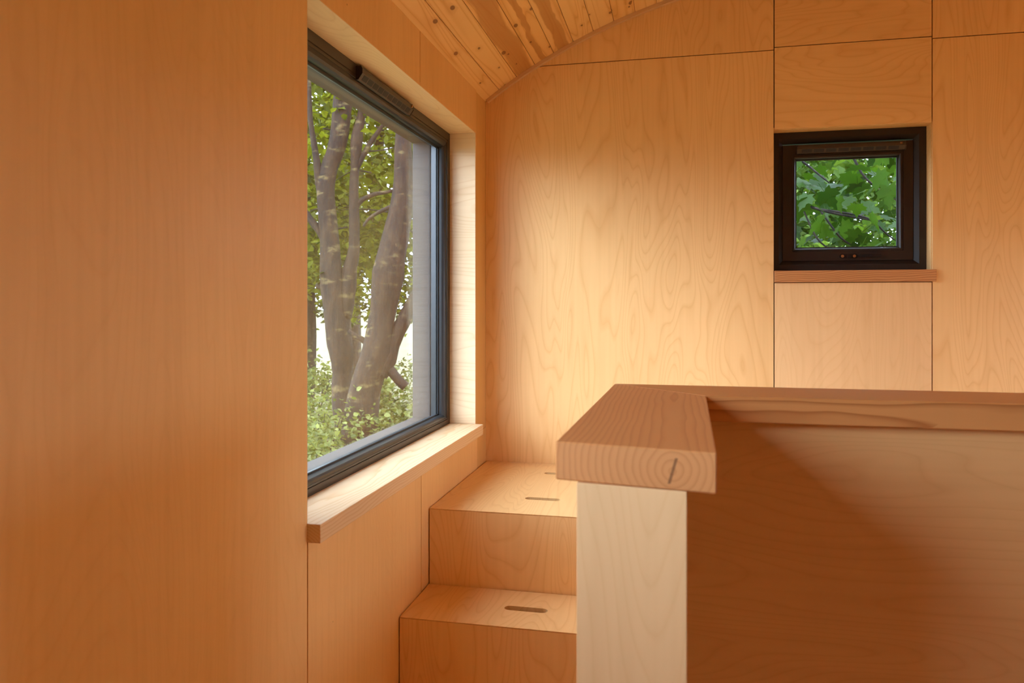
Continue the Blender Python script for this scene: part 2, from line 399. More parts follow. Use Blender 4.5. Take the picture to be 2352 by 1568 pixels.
# plywood sheets of the window wall
def sheetL(y0, y1, z0, z1, mat='ply', rec=0.0, top_arc=False):
    return box('panel', -W - T + 0.0005, -W - rec, y0 + G, y1 - G, z0, z1, mat, wl, bevel=0.0006)
ctop = arc_z(-W) + 0.004
sheetL(w3[1], 1.532, 0.002, ctop, 'ply_plain')
sheetL(w3[0], w3[1], 0.002, w3[2] - 0.0); sheetL(w3[0], w3[1], w3[3], ctop); sheetL(YN, w3[0], 0.002, ctop)
sheetL(1.549 - 0.016, 2.293, 0.002, w1[2], 'ply_plain'); sheetL(2.293, 2.985, 0.002, w1[2], 'ply_plain')
sheetL(1.532, 2.280, w1[3], ctop, 'ply_plain'); sheetL(2.280, 2.9665, w1[3], ctop, 'ply_plain')
o = sheetL(2.985, Ye + 0.003, 0.002, w1[2], 'ply_orange', 0.002)
o = sheetL(2.9665, Ye + 0.003, w1[2] + 0.0005, ctop, 'ply_orange', 0.003)

# plywood sheets of the far wall (tops follow the vault)
def sheetF(x0, x1, z0, z1, mat='ply', arc=False):
    x0 += G; x1 -= G; z0 += G if z0 > 0.1 else 0.002
    def top(x): return min(z1 - G, arc_z(x) - 0.001)
    pts = [(x0, z0), (x1, z0)]
    if arc:
        nn = 24; h = math.sqrt(max(0.0, Rc ** 2 - (z0 - Zc + 0.0015) ** 2))
        x0 = max(x0, Xc - h); x1 = min(x1, Xc + h); pts = [(x0, z0), (x1, z0)]
        for i in range(nn + 1):
            x = x1 + (x0 - x1) * i / nn
            pts.append((x, max(top(x), z0 + 0.0003)))
    else: pts += [(x1, z1 - G), (x0, z1 - G)]
    return prism('panel', pts, 0.0, T - 0.0005, mapF, mat, wf)
zs = Z(1.2585)
sheetF(-W - 0.0045, w2[0], 0, zs, arc=True); sheetF(-W, w2[0], zs, 9, arc=True)
sheetF(w2[0], w2[1], Z(1.2716), 9, 'ply_x', arc=True); sheetF(w2[0], w2[1], w2[3], Z(1.2716), 'ply_x'); sheetF(w2[0], w2[1], 0, w2[2], 'ply_pale')
sheetF(w2[1], XR, 0, Z(1.262), arc=True); sheetF(w2[1], XR, Z(1.262), 9, arc=True)

# ------------------------------------------------------------ big window
win1 = empty('window_1', (-W, (w1[0] + w1[1]) / 2, w1[2])); tag(win1, 'large dark-framed picture window looking onto trees', 'window', kind='structure')
zsill = Z(-0.606); rect1 = (w1[0], w1[1], zsill, w1[3])
k1 = (1.0, 1.0, 0.72, 1.15)
FD = 0.109                                             # depth of the frame face behind the wall face
loft_frame('frame', rect1, [(0.0, FD), (0.026, FD), (0.027, FD + 0.003), (0.030, FD + 0.003), (0.031, FD), (0.036, FD), (0.036, 0.180), (0.0, 0.180)], mapL, 'frame', win1, k1)
loft_frame('glazing_bead', rect1, [(0.036, FD + 0.003), (0.046, FD + 0.005), (0.052, FD + 0.010), (0.055, FD + 0.018), (0.056, 0.141), (0.036, 0.141)], mapL, 'frame_grey', win1, k1)
loft_frame('gasket', rect1, [(0.0565, 0.137), (0.062, 0.140), (0.062, 0.1435), (0.0365, 0.1435), (0.0365, 0.1415), (0.0565, 0.1412)], mapL, 'rubber', win1, k1)
gi = 0.0370
pane = box('pane', -W - 0.1485, -W - 0.1440, w1[0] + gi, w1[1] - gi, zsill + gi * 0.72, w1[3] - gi * 1.15, 'glass', win1)
loft_frame('outer_bead', rect1, [(0.0365, 0.150), (0.056, 0.150), (0.048, 0.172), (0.0365, 0.172)], mapL, 'frame_grey', win1, k1)
loft_frame('outer_lining', rect1, [(0.028, 0.181), (0.040, 0.181), (0.040, -XO - W + 0.02), (0.0, -XO - W + 0.02), (0.0, 0.181)], mapL, 'outer', win1, (1, 1, 0.6, 1))
# linings of the recess
box('head_lining', -W - FD + 0.0005, -W - 0.0005, w1[0], w1[1], w1[3] - 0.0005, w1[3] + 0.011, 'ply_lining', win1)
box('jamb_lining', -W - FD + 0.0005, -W - 0.0005, w1[1] - 0.0005, w1[1] + 0.011, zsill, w1[3] - 0.001, 'ply_jamb', win1)
box('jamb_lining', -W - FD + 0.0005, -W - 0.0005, w1[0] - 0.011, w1[0] + 0.0005, zsill, w1[3] - 0.001, 'ply_jamb', win1)
M['sill'] = fir('fir_sill', 1, (-0.05, -0.16), 0.0062, (0.86, 0.62, 0.36), (0.74, 0.45, 0.20), warp=0.012, amt=0.75)
M['sill_small'] = fir('fir_sill_small', 0, (0.03, -0.05), 0.008, (0.60, 0.28, 0.10), (0.38, 0.13, 0.035), warp=0.03)
box('sill', -W - FD + 0.001, -0.959 * W, 1.5285, w1[1] - 0.001, zsill - 0.042, zsill - 0.0002, 'sill', win1, bevel=0.0012)
# trickle vent on the head of the frame
xf = -W - FD
def vent(parent, mapf, u0, u1, v0, v1, d, mat, ncell, body, slotmat='rubber'):
    h = v1 - v0
    prof = [(v1, d), (v1, d - body * 0.75), (v1 - h * 0.22, d - body), (v1 - h * 0.52, d - body), (v0, d - body * 0.35), (v0, d)]
    vs = [mapf(u, v, dd) for u in (u0, u1) for v, dd in prof]; m = len(prof)
    fs = [tuple(range(m)), tuple(range(2 * m - 1, m - 1, -1))] + [(k, (k + 1) % m, m + (k + 1) % m, m + k) for k in range(m)]
    hv = obj('trickle_vent', vs, fs, mat, parent); hv['label'] = 'slim slotted vent cover'
    va, da = prof[3]; vb, db = prof[4]
    step = (u1 - u0 - 0.03) / ncell
    for i in range(ncell):
        a = u0 + 0.015 + i * step; b = a + step * 0.84
        q = []
        for uu, t in ((a, 0.12), (b, 0.12), (b, 0.88), (a, 0.88)):
            q.append((uu, va + (vb - va) * t, da + (db - da) * t))
        vv = [mapf(u, v, dd - 0.0006) for u, v, dd in q] + [mapf(u, v + 0.001, dd + 0.001) for u, v, dd in q]
        obj('slot', vv, BOXF, slotmat, hv)
    for a, b in ((u0 - 0.004, u0 - 0.0002), (u1 + 0.0002, u1 + 0.004)):
        vs = [mapf(u, v, dd) for u in (a, b) for v, dd in [(p[0] + (0.001 if p[0] > v0 + h / 2 else -0.001), p[1] - (0.001 if p[1] < d else 0)) for p in prof]]
        obj('end_cap', vs, fs, 'frame_black', hv)
    um = u1 - 0.02
    obj('slider', [mapf(*p) for p in ((um, v1 - h * .35, d - body - 0.004), (um + .008, v1 - h * .35, d - body - 0.004), (um + .008, v1 - h * .2, d - body - 0.004), (um, v1 - h * .2, d - body - 0.004), (um, v1 - h * .4, d - body + 0.001), (um + .008, v1 - h * .4, d - body + 0.001), (um + .008, v1 - h * .15, d - body + 0.001), (um, v1 - h * .15, d - body + 0.001))], BOXF, 'screw', hv)
    return hv
vent(win1, mapL, 2.035, 2.462, E + 0.652, E + 0.690, FD - 0.0002, 'frame', 10, 0.020)

# ------------------------------------------------------------ small window
win2 = empty('window_2', ((w2[0] + w2[1]) / 2, Ye, w2[2])); tag(win2, 'small square black-framed casement window in the end wall', 'window', kind='structure')
zs2 = Z(0.166); rect2 = (w2[0], w2[1], zs2, w2[3])
D2 = 0.066
loft_frame('lining', rect2, [(0.0, 0.0125), (0.0, 0.125), (-0.010, 0.125), (-0.010, 0.0125)], mapF, 'ply_x', win2, (1, 1, 0, 1))
loft_frame('frame', rect2, [(0.0006, D2), (0.026, D2), (0.043, D2 + 0.022), (0.043, 0.125), (0.0006, 0.125)], mapF, 'frame_black', win2)
sash = loft_frame('sash', rect2, [(0.0431, D2 + 0.018), (0.078, D2 + 0.018), (0.078, D2 + 0.021), (0.082, D2 + 0.021), (0.082, D2 + 0.017), (0.088, D2 + 0.017), (0.092, D2 + 0.021), (0.0945, D2 + 0.040), (0.0945, 0.120), (0.0431, 0.120)], mapF, 'frame_black', win2, (1, 1, 1, 1.12))
sash['label'] = 'black opening sash'
loft_frame('gasket', rect2, [(0.0947, D2 + 0.034), (0.0985, D2 + 0.036), (0.0985, D2 + 0.0405), (0.0947, D2 + 0.0405)], mapF, 'rubber', sash, (1, 1, 1, 1.12))
prism('pane', [(w2[0] + 0.0945, zs2 + 0.0945), (w2[1] - 0.0945, zs2 + 0.0945), (w2[1] - 0.0945, w2[3] - 0.106), (w2[0] + 0.0945, w2[3] - 0.106)], D2 + 0.0408, D2 + 0.0445, mapF, 'glass_clear', sash)
vent(win2, mapF, 0.475, 0.872, w2[3] - 0.084, w2[3] - 0.052, D2 + 0.0175, 'frame', 8, 0.016)
# handle
hz = zs2 + 0.0595; hd = D2 + 0.0178
hx = 0.664
def oval(cx, cz, a, b, n=16): return [(cx + a * math.cos(2 * math.pi * i / n), cz + b * math.sin(2 * math.pi * i / n)) for i in range(n)]
def stadium(cx, cz, L_, r, n=8):
    p = []
    for i in range(n + 1): t = -math.pi / 2 + math.pi * i / n; p.append((cx + L_ / 2 - r + r * math.cos(t), cz + r * math.sin(t)))
    for i in range(n + 1): t = math.pi / 2 + math.pi * i / n; p.append((cx - L_ / 2 + r + r * math.cos(t), cz + r * math.sin(t)))
    return p
hp = prism('handle', stadium(hx + 0.003, hz, 0.068, 0.0085), hd - 0.006, hd, mapF, 'metal_black', sash, bevel=0.0); hp['label'] = 'black lever handle with two brass-coloured screws'
for sx in (-0.020, 0.024):
    prism('screw', oval(hx + sx, hz, 0.0058, 0.0058, 12), hd - 0.0085, hd - 0.0062, mapF, 'screw', hp)
prism('lever', [(hx + 0.036, hz + 0.002), (hx + 0.042, hz + 0.0075), (hx + 0.118, hz + 0.0065), (hx + 0.123, hz + 0.003), (hx + 0.122, hz - 0.002), (hx + 0.046, hz - 0.0065), (hx + 0.038, hz - 0.004)], hd - 0.024, hd - 0.014, mapF, 'metal_black', hp)
prism('pivot', oval(hx + 0.003, hz - 0.002, 0.011, 0.007), hd - 0.016, hd - 0.0061, mapF, 'metal_black', hp)
box('sill', w2[0] + 0.0008, 0.957, Ye - 0.016, Ye - 0.0004, w2[2] + 0.0006, zs2 - 0.0003, 'sill_small', win2, bevel=0.0008)
box('sill_inner', w2[0] + 0.0008, w2[1] - 0.0008, Ye - 0.0002, Ye + 0.125, w2[2] + 0.0006, zs2 - 0.0003, 'sill_small', win2)

# ------------------------------------------------------------ openings outside the picture, some added for fill light
def plain_window(name, rect, mapf, label, cat='window', mull=None):
    w = empty(name, mapf((rect[0] + rect[1]) / 2, rect[2], 0.0)); tag(w, label, cat, kind='structure')
    loft_frame('frame', rect, [(0.0, 0.10), (0.055, 0.10), (0.06, 0.13), (0.06, 0.17), (0.0, 0.17)], mapf, 'frame', w)
    prism('pane', [(rect[0] + .06, rect[2] + .06), (rect[1] - .06, rect[2] + .06), (rect[1] - .06, rect[3] - .06), (rect[0] + .06, rect[3] - .06)], 0.140, 0.145, mapf, 'glass_clear', w)
    loft_frame('lining', rect, [(0.0, 0.0), (0.0, 0.10), (-0.0115, 0.10), (-0.0115, 0.0)], mapf, 'ply_lining', w)
    return w
plain_window('window_3', w3, mapL, 'dark-framed window further along the window wall, outside the picture')
plain_window('fill_window_4', w4, lambda u, v, d: (XR + d, u, v), 'added unseen dark-framed window in the right wall above the raised deck, for fill light')  # unseen opening added so sky light fills the left wall and stair
plain_window('fill_window_5', w5, lambda u, v, d: (XR + d, u, v), 'added unseen dark-framed window in the right wall beside the half wall, for fill light')  # added tall slit, lights the left wall while only grazing the half wall
deck = box('floor', -0.1135, XR - 0.001, 1.5125, Ye - 0.001, 0.0, Z(-0.838), 'ply_x'); tag(deck, 'unseen raised plywood deck added behind the half wall to bounce light, hidden by the cap rail', 'floor', kind='structure')  # unseen surface added to bounce window light up onto the walls

# ------------------------------------------------------------ stair
def lid_with_slots(name, x0, x1, y0, y1, zt, slots, mat, parent, mitre=True):
    """board with stadium hand-holes and a mitred front edge"""
    bm = bmesh.new()
    def ring(pts, z): return [bm.verts.new((a, b, z)) for a, b in pts]
    th = 0.015
    outer = [(x0, y0), (x1, y0), (x1, y1), (x0, y1)]
    lip = ring(outer, zt - 0.0018)
    outer_b = [(x0, y0 + (0.012 if mitre else 0)), (x1, y0 + (0.012 if mitre else 0)), (x1, y1), (x0, y1)]
    holes = [stadium(cx, cy, Ls, r, 10) for cx, cy, Ls, r in slots]
    def cap(z, out):
        o = ring(out, z); es = [bm.edges.new((o[i], o[(i + 1) % 4])) for i in range(4)]; hs = []
        for h in holes:
            hv = ring(h, z); hs.append(hv); es += [bm.edges.new((hv[i], hv[(i + 1) % len(hv)])) for i in range(len(hv))]
        bmesh.ops.triangle_fill(bm, edges=es, use_beauty=True, use_dissolve=False)
        return o, hs
    ot, ht = cap(zt, outer); ob, hb = cap(zt - th, outer_b)
    for i in range(4):
        j = (i + 1) % 4
        bm.faces.new((ot[i], ot[j], lip[j], lip[i])); bm.faces.new((lip[i], lip[j], ob[j], ob[i]))
    for a, b in zip(ht, hb):
        for i in range(len(a)):
            j = (i + 1) % len(a); bm.faces.new((a[i], b[i], b[j], a[j]))
    bmesh.ops.recalc_face_normals(bm, faces=bm.faces)
    c = Vector(((x0 + x1) / 2, (y0 + y1) / 2, zt)); bmesh.ops.translate(bm, verts=bm.verts, vec=-c)
    me = bpy.data.meshes.new(name); bm.to_mesh(me); bm.free(); me.materials.append(M[mat])
    o = bpy.data.objects.new(name, me); COL.objects.link(o); o.parent = parent; o.location = c - Vector(parent.location); return o
def step(name, label, x0, x1, y0, y1, zt, zb, slots, group=None):
    s = empty(name, ((x0 + x1) / 2, (y0 + y1) / 2, 0.0 if zb < 0.05 else zb)); tag(s, label, 'step', group)
    lid_with_slots('lid', x0, x1, y0, y1 - 0.001, zt, slots, 'ply_y', s)
    mp = lambda u, v, d: (d, u, v)
    prism('riser', [(y0 + 0.0004, zb), (y0 + 0.012, zb), (y0 + 0.012, zt - 0.0165), (y0 + 0.0004, zt - 0.0035)], x0, x1, mp, 'ply', s)
    box('side_panel', x0, x0 + 0.012, y0 + 0.0125, y1 - 0.001, zb, zt - 0.0155, 'ply', s)
    box('side_panel', x1 - 0.012, x1, y0 + 0.0125, y1 - 0.001, zb, zt - 0.0155, 'ply', s)
    box('box_bottom', x0 + 0.0125, x1 - 0.0125, y0 + 0.0125, y1 - 0.001, zb, zb + 0.012, 'ply_x', s)
    return s
sx0, sx1 = -W + 0.0040, -0.116
zP, z2_, z1_ = Z(-0.838), Z(-1.147), Z(-1.456)
step('stair_platform', 'top plywood landing box below the end wall with two hand slots', sx0, sx1, 2.362, Ye - 0.001, zP, 0.0, [(-0.4515, 2.556, 0.125, 0.0165), (-0.4535, 2.951, 0.125, 0.0165)])
step('stair_step', 'middle plywood box step below the landing with one hand slot', sx0, sx1, 2.0888, 2.3590, z2_, 0.0, [(-0.4445, 2.2225, 0.132, 0.0165)], 'plywood box steps')
step('stair_step', 'lowest plywood box step, only partly visible at the bottom edge', sx0, sx1, 1.816, 2.0860, z1_, 0.0, [(-0.4445, 1.95, 0.132, 0.0165)], 'plywood box steps')

# ------------------------------------------------------------ half wall with cap rail
hw = empty('half_wall', (0.0, 1.2, 0.0)); tag(hw, 'L-shaped plywood half wall with thick fir cap rail', 'half wall')
zt, zb = E - 0.161, E - 0.206
NL, NR = (-0.1397, 0.8765), (0.0422, 0.8445)
IC, OC = (0.0500, 1.3678), (-0.1244, 1.5400)
mapP = lambda u, v, d: (u, v, d)
M['rail'] = fir('fir_cap_rail', 1, (0.040, -0.002), 0.0078, (0.70, 0.315, 0.105), (0.52, 0.195, 0.052), crack=True, warp=0.009, amt=0.6)
M['rail_x'] = fir('fir_cap_rail_cross', 0, (-0.16, -0.03), 0.0085, (0.72, 0.33, 0.10), (0.44, 0.15, 0.034), warp=0.010, amt=0.9)
cz_ = zt - 0.0225
prism('cap_rail', [NL, NR, (IC[0], IC[1] - 0.0006), (OC[0], OC[1] - 0.0006)], zb, zt, mapP, 'rail', hw, bevel=0.0016)
prism('cap_rail', [(IC[0] + 0.0007, IC[1]), (XR - 0.002, 1.3690), (XR - 0.002, 1.5400), (OC[0] + 0.0007, OC[1])], zb, zt, mapP, 'rail_x', hw, bevel=0.0016)
zp = zb - 0.0025
PL, PR = (-0.1136, 0.8675), (0.0107, 0.8520)
dx = 0.0150
prism('end_panel', [PL, PR, (PR[0] + 0.0004, PR[1] + 0.016), (PL[0] + 0.0004, PL[1] + 0.016)], 0.0, zp + 0.002, mapP, 'ply_pale', hw, bevel=0.0008)
prism('side_panel', [(PL[0], PL[1] + 0.0165), (PL[0] + 0.012, PL[1] + 0.0165), (-0.0865, 1.511), (-0.0985, 1.511)], 0.0, zp, mapP, 'ply', hw)
prism('side_panel', [(PR[0] - 0.012, PR[1] + 0.0165), (PR[0], PR[1] + 0.0165), (0.0155, 1.394), (0.0035, 1.394)], 0.0, zp, mapP, 'ply', hw)
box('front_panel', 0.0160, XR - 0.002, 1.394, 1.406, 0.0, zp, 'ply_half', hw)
box('back_panel', -0.0860, XR - 0.002, 1.499, 1.511, 0.0, zp, 'ply', hw)
box('top_batten', -0.08, XR - 0.002, 1.4065, 1.4985, zp - 0.04, zp, 'joint', hw)

# ------------------------------------------------------------ outside
GZ = E - 2.0
CY, SY = math.cos(YAW), math.sin(YAW)
def pt(x, y, d):
    l = (x - 1176) / 1728 * d
    return Vector((l * CY - d * SY, l * SY + d * CY, E + (699 - y) / 1728 * d))
rng = random.Random(7)
# ground: meadow with gentle relief
vs, fs = [], []; nx, ny = 60, 60
gx0, gx1, gy0, gy1 = -70, 40, -30, 80
for j in range(ny + 1):
    for i in range(nx + 1):
        x = gx0 + (gx1 - gx0) * i / nx; y = gy0 + (gy1 - gy0) * j / ny
        r_ = math.hypot(x, y)
        z = GZ + 0.12 * math.sin(x * 0.31 + 1) * math.cos(y * 0.27) * min(1, r_ / 12) + max(0, r_ - 16) * 0.018
        vs.append((x, y, z))
for j in range(ny):
    for i in range(nx):
        a = j * (nx + 1) + i; fs.append((a, a + 1, a + nx + 2, a + nx + 1))
m, nt, b = new_mat('meadow')
tc = N(nt, 'ShaderNodeTexCoord')
c = ramp(nt, noise(nt, tc.outputs['Object'], 0.6, 6.0, 0.7), [(0.3, (0.17, 0.14, 0.055)), (0.55, (0.22, 0.19, 0.085)), (0.75, (0.14, 0.15, 0.045))])
L(nt, c, b.inputs['Base Color']); b.inputs['Roughness'].default_value = 0.9; M['meadow'] = m
ground = obj('ground', vs, fs, 'meadow'); tag(ground, 'pale sunlit meadow outside behind the trees', 'ground', kind='structure')

def tube(path, seg=10, jitter=0.06, rnd=None):
    """path = [(Vector, radius)...] -> verts, faces (smoothed path)"""
    rnd = rnd or rng
    P = [p for p, r in path]; Rr = [r for p, r in path]; pts, rad = [], []
    n = len(P)
    for i in range(n - 1):
        p0, p1, p2, p3 = P[max(i - 1, 0)], P[i], P[i + 1], P[min(i + 2, n - 1)]
        for s in range(4):
            t = s / 4; t2, t3 = t * t, t * t * t
            pts.append(0.5 * ((2 * p1) + (p2 - p0) * t + (2 * p0 - 5 * p1 + 4 * p2 - p3) * t2 + (3 * p1 - p0 - 3 * p2 + p3) * t3)); rad.append(Rr[i] * (1 - t) + Rr[i + 1] * t)
    pts.append(P[-1]); rad.append(Rr[-1])
    vs, fs = [], []
    up = Vector((0.3, 0.9, 0.1))
    for i, p in enumerate(pts):
        d = (pts[min(i + 1, len(pts) - 1)] - pts[max(i - 1, 0)]).normalized()
        a = d.cross(up).normalized(); b_ = d.cross(a)
        for k in range(seg):
            t = 2 * math.pi * k / seg; rr = rad[i] * (1 + jitter * math.sin(3 * t + i * 0.7) + rnd.uniform(-jitter, jitter) * 0.5)
            vs.append(p + a * (rr * math.cos(t)) + b_ * (rr * math.sin(t)))
    for i in range(len(pts) - 1):
        for k in range(seg):
            q = (k + 1) % seg; fs.append((i * seg + k, i * seg + q, (i + 1) * seg + q, (i + 1) * seg + k))
    fs += [tuple(range(seg - 1, -1, -1)), tuple(range((len(pts) - 1) * seg, len(pts) * seg))]
    return vs, fs
def pxpath(lst, d):
    return [(pt(x, y, d + (e[0] if e else 0)), r * d / 1728) for x, y, r, *e in lst]
def leaf_cloud(name, centres, per, spread, size, mat, parent, seed, flat=0.6, droop=0.25):
    """joined foliage: folded six-sided leaves in clusters"""
    rd = random.Random(seed); vs, fs = [], []
    for c in centres:
        for _ in range(per):
            p = Vector((c[0] + rd.gauss(0, spread), c[1] + rd.gauss(0, spread), c[2] + rd.gauss(0, spread * flat)))
            s = size * rd.uniform(0.6, 1.25); yaw = rd.uniform(0, 6.283); tilt = rd.gauss(-droop, 0.55); roll = rd.gauss(0, 0.5)
            mt = Matrix.Rotation(yaw, 3, 'Z') @ Matrix.Rotation(tilt, 3, 'Y') @ Matrix.Rotation(roll, 3, 'X')
            k = len(vs); f = 0.12
            for q in ((0, 0, 0), (0.35, 0.42, f), (0.75, 0.34, f), (1.1, 0, -0.08), (0.75, -0.34, f), (0.35, -0.42, f)):
                vs.append(p + mt @ Vector((q[0] * s, q[1] * s, q[2] * s)))
            fs += [(k, k + 1, k + 2, k + 3), (k, k + 3, k + 4, k + 5)]
    me = bpy.data.meshes.new(name); c0 = Vector(parent.location) if parent else Vector((0, 0, 0))
    me.from_pydata([v - c0 for v in vs], [], fs); me.materials.append(M[mat])
    o = bpy.data.objects.new(name, me); COL.objects.link(o); o.parent = parent; o['kind'] = 'stuff'; return o
def blob(c, rx, ry, rz, n, seed, shell=0.45):
    rd = random.Random(seed); out = []
    while len(out) < n:
        p = Vector((rd.uniform(-1, 1), rd.uniform(-1, 1), rd.uniform(-1, 1))); l = p.length
        if l > 1 or l < shell * rd.random(): continue
        out.append((c[0] + p.x * rx, c[1] + p.y * ry, c[2] + p.z * rz))
    return out
def ground_z(p): return GZ
# the two-stemmed tree in front
tA = empty('tree', (*pt(800, 960, 7.8)[:2], GZ)); tag(tA, 'forked grey-barked tree, left one, closest outside the large window', 'tree', 'trees outside')
dA = 7.8
def trunk(name, lst, d, parent, mat='bark', seg=12):
    vs, fs = tube(pxpath(lst, d), seg); return obj(name, vs, fs, mat, parent, smooth=True, origin=parent.location)
trunk('trunk', [(812, 1150, 40), (800, 1000, 30), (785, 900, 22), (785, 857, 22), (784, 805, 28), (775, 740, 30), (764, 653, 28), (758, 567, 22), (748, 454, 20), (757, 388, 19), (776, 323, 20), (789, 230, 22), (795, 150, 20), (800, 40, 16), (800, -120, 12)], dA, tA, seg=16)
trunk('branch', [(792, 730, 16), (800, 660, 18), (804, 621, 17), (813, 567, 13), (813, 454, 11), (815, 388, 10), (819, 323, 14), (831, 258, 9), (838, 160, 8), (846, 20, 6)], dA, tA)
trunk('branch', [(742, 450, 13), (733, 410, 11), (728, 370, 8), (716, 300, 6), (712, 258, 6), (709, 172, 5), (704, 40, 4)], dA, tA, seg=8)
trunk('branch', [(755, 570, 12), (737, 536, 9), (712, 502, 8), (690, 470, 7), (660, 420, 5)], dA, tA, seg=8)
trunk('branch', [(815, 480, 7), (830, 460, 6), (860, 446, 5), (895, 440, 4), (930, 425, 3)], dA, tA, seg=8)
trunk('branch', [(818, 390, 6), (835, 355, 6), (850, 330, 6), (870, 300, 5), (890, 272, 4), (915, 235, 3)], dA, tA, seg=8)
trunk('branch', [(765, 690, 9), (745, 660, 10), (726, 657, 6)], dA, tA, seg=8)
for i in range(16):
    x = rng.uniform(710, 930); y = rng.uniform(120, 640); dxx = rng.choice((-1, 1)) * rng.uniform(40, 110)
    trunk('twig', [(x, y, 2.2, 0.3), (x + dxx * 0.5, y - rng.uniform(-8, 22), 1.7, 0.5), (x + dxx, y - rng.uniform(-25, 35), 1.0, 0.8)], dA + rng.uniform(-0.5, 1.2), tA, 'twig', 6)
tB = empty('tree', (*pt(826, 1080, 7.3)[:2], GZ)); tag(tB, 'leaning thick-trunked tree, right one with broken stub, outside the large window', 'tree', 'trees outside')
dB = 7.3
trunk('trunk', [(826, 1180, 56), (827, 1080, 46), (828, 1000, 42), (836, 900, 36), (868, 800, 34), (878, 720, 29), (892, 630, 36), (914, 520, 29), (926, 420, 22), (927, 320, 19), (930, 200, 16), (935, 60, 13), (940, -120, 10)], dB, tB, seg=16)
trunk('branch', [(872, 860, 20), (890, 825, 20), (902, 790, 18), (922, 745, 17), (940, 710, 16), (985, 630, 14), (1020, 540, 10)], dB, tB)
trunk('broken_stub', [(865, 820, 14), (893, 848, 12), (912, 868, 11), (932, 888, 11)], dB, tB, seg=10)
trunk('branch', [(850, 800, 8), (835, 782, 7), (815, 770, 6), (800, 760, 5)], dB, tB, seg=8)
trunk('branch', [(915, 470, 7), (885, 480, 5), (850, 500, 4), (835, 520, 3)], dB, tB, seg=8)
# crowns
leaf_cloud('foliage', blob(pt(650, 250, 8.6), 2.2, 1.6, 2.6, 70, 11) + blob(pt(730, 560, 8.8), 0.9, 0.9, 0.9, 26, 12), 42, 0.20, 0.105, 'leaf', tA, 21)
leaf_cloud('foliage', blob(pt(930, 120, 9.2), 2.0, 2.0, 1.9, 60, 13) + blob(pt(880, 500, 9.6), 1.3, 1.0, 0.9, 30, 14), 42, 0.22, 0.105, 'leaf', tB, 22)
# trees further back
def back_tree(px, py, d, rx, rz, n, seed, label, mat, low, th=0.16):
    p = pt(px, py, d); t = empty('tree', (p.x, p.y, GZ)); tag(t, label, 'tree', 'trees outside')
    vs, fs = tube([(Vector((p.x, p.y, GZ - 0.2)), th * 1.3), (Vector((p.x + 0.1, p.y, GZ + 1.5)), th), (Vector((p.x, p.y + 0.1, p.z)), th * 0.75), (Vector((p.x + 0.2, p.y, p.z + rz * 0.7)), th * 0.3)], 8)
    obj('trunk', vs, fs, 'bark', t, smooth=True, origin=t.location)
    leaf_cloud('foliage', blob(p, rx, rx, rz, int(n * 0.85), seed), 62, 0.27, 0.105, mat, t, seed + 50)
    return t
back_tree(690, 330, 12.5, 2.6, 3.0, 95, 31, 'bushy green tree behind the left trunk, leftmost through the large window', 'leaf', 0)
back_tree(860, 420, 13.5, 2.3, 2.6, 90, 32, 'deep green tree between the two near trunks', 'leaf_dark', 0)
back_tree(985, 380, 12.0, 2.0, 2.9, 80, 33, 'bushy green tree behind the leaning trunk near the right window edge', 'leaf', 0)
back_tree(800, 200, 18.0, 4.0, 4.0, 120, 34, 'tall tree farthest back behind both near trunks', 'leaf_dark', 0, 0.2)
back_tree(540, 400, 13.0, 2.3, 2.6, 90, 35, 'bushy tree in the meadow just beyond the left edge of the large window', 'leaf', 0)
back_tree(360, 420, 16.0, 2.8, 2.8, 100, 36, 'round tree farther left in the meadow, outside the picture', 'leaf_dark', 0)
# undergrowth
def bush(px, d, w, h, n, seed, label, mat='leaf_bush', size=0.052):
    p = pt(px, 699, d); c = (p.x, p.y, GZ + h * 0.5); t = empty('bush', (p.x, p.y, GZ)); tag(t, label, 'bush', 'bushes under the trees')
    for k in range(5):
        a = rng.uniform(0, 6.28); vs, fs = tube([(Vector((p.x, p.y, GZ - 0.02)), 0.012), (Vector((p.x + math.cos(a) * w * .3, p.y + math.sin(a) * w * .3, GZ + h * .5)), 0.008), (Vector((p.x + math.cos(a) * w * .55, p.y + math.sin(a) * w * .55, GZ + h * .85)), 0.004)], 5)
        obj('stem', vs, fs, 'twig', t, origin=t.location)
    leaf_cloud('foliage', blob(c, w, w, h * 0.5, n, seed, 0.2), 85, 0.11, size, mat, t, seed + 90, 0.8, 0.1); return t
bush(720, 7.0, 0.62, 1.15, 34, 41, 'leafy bush at the lower left corner of the large window')
bush(700, 9.5, 0.95, 1.30, 40, 42, 'leafy bush behind the lower left bush, next to the fence post')
bush(765, 6.2, 0.42, 0.75, 24, 43, 'low bush left of the thick trunk base')
bush(905, 8.3, 0.60, 1.20, 36, 44, 'leafy bush right of the thick trunk base')
bush(955, 7.6, 0.55, 1.00, 32, 45, 'bush touching the right edge of the large window pane')
bush(870, 11.5, 0.9, 1.1, 30, 46, 'bush in the meadow gap behind the leaning trunk')
fp = pt(747, 699, 15.0); fpz = GZ
fo = obj('fence_post', *(lambda s, h: ([(fp.x - s, fp.y - s, fpz), (fp.x + s, fp.y - s, fpz), (fp.x + s, fp.y + s, fpz), (fp.x - s, fp.y + s, fpz), (fp.x - s, fp.y - s, fpz + h), (fp.x + s, fp.y - s, fpz + h), (fp.x + s, fp.y + s, fpz + h + 0.02), (fp.x - s, fp.y + s, fpz + h + 0.02)], BOXF))(0.06, 0.52), 'bark', None, bevel=0.006)
tag(fo, 'short square timber fence post standing in the meadow', 'post')

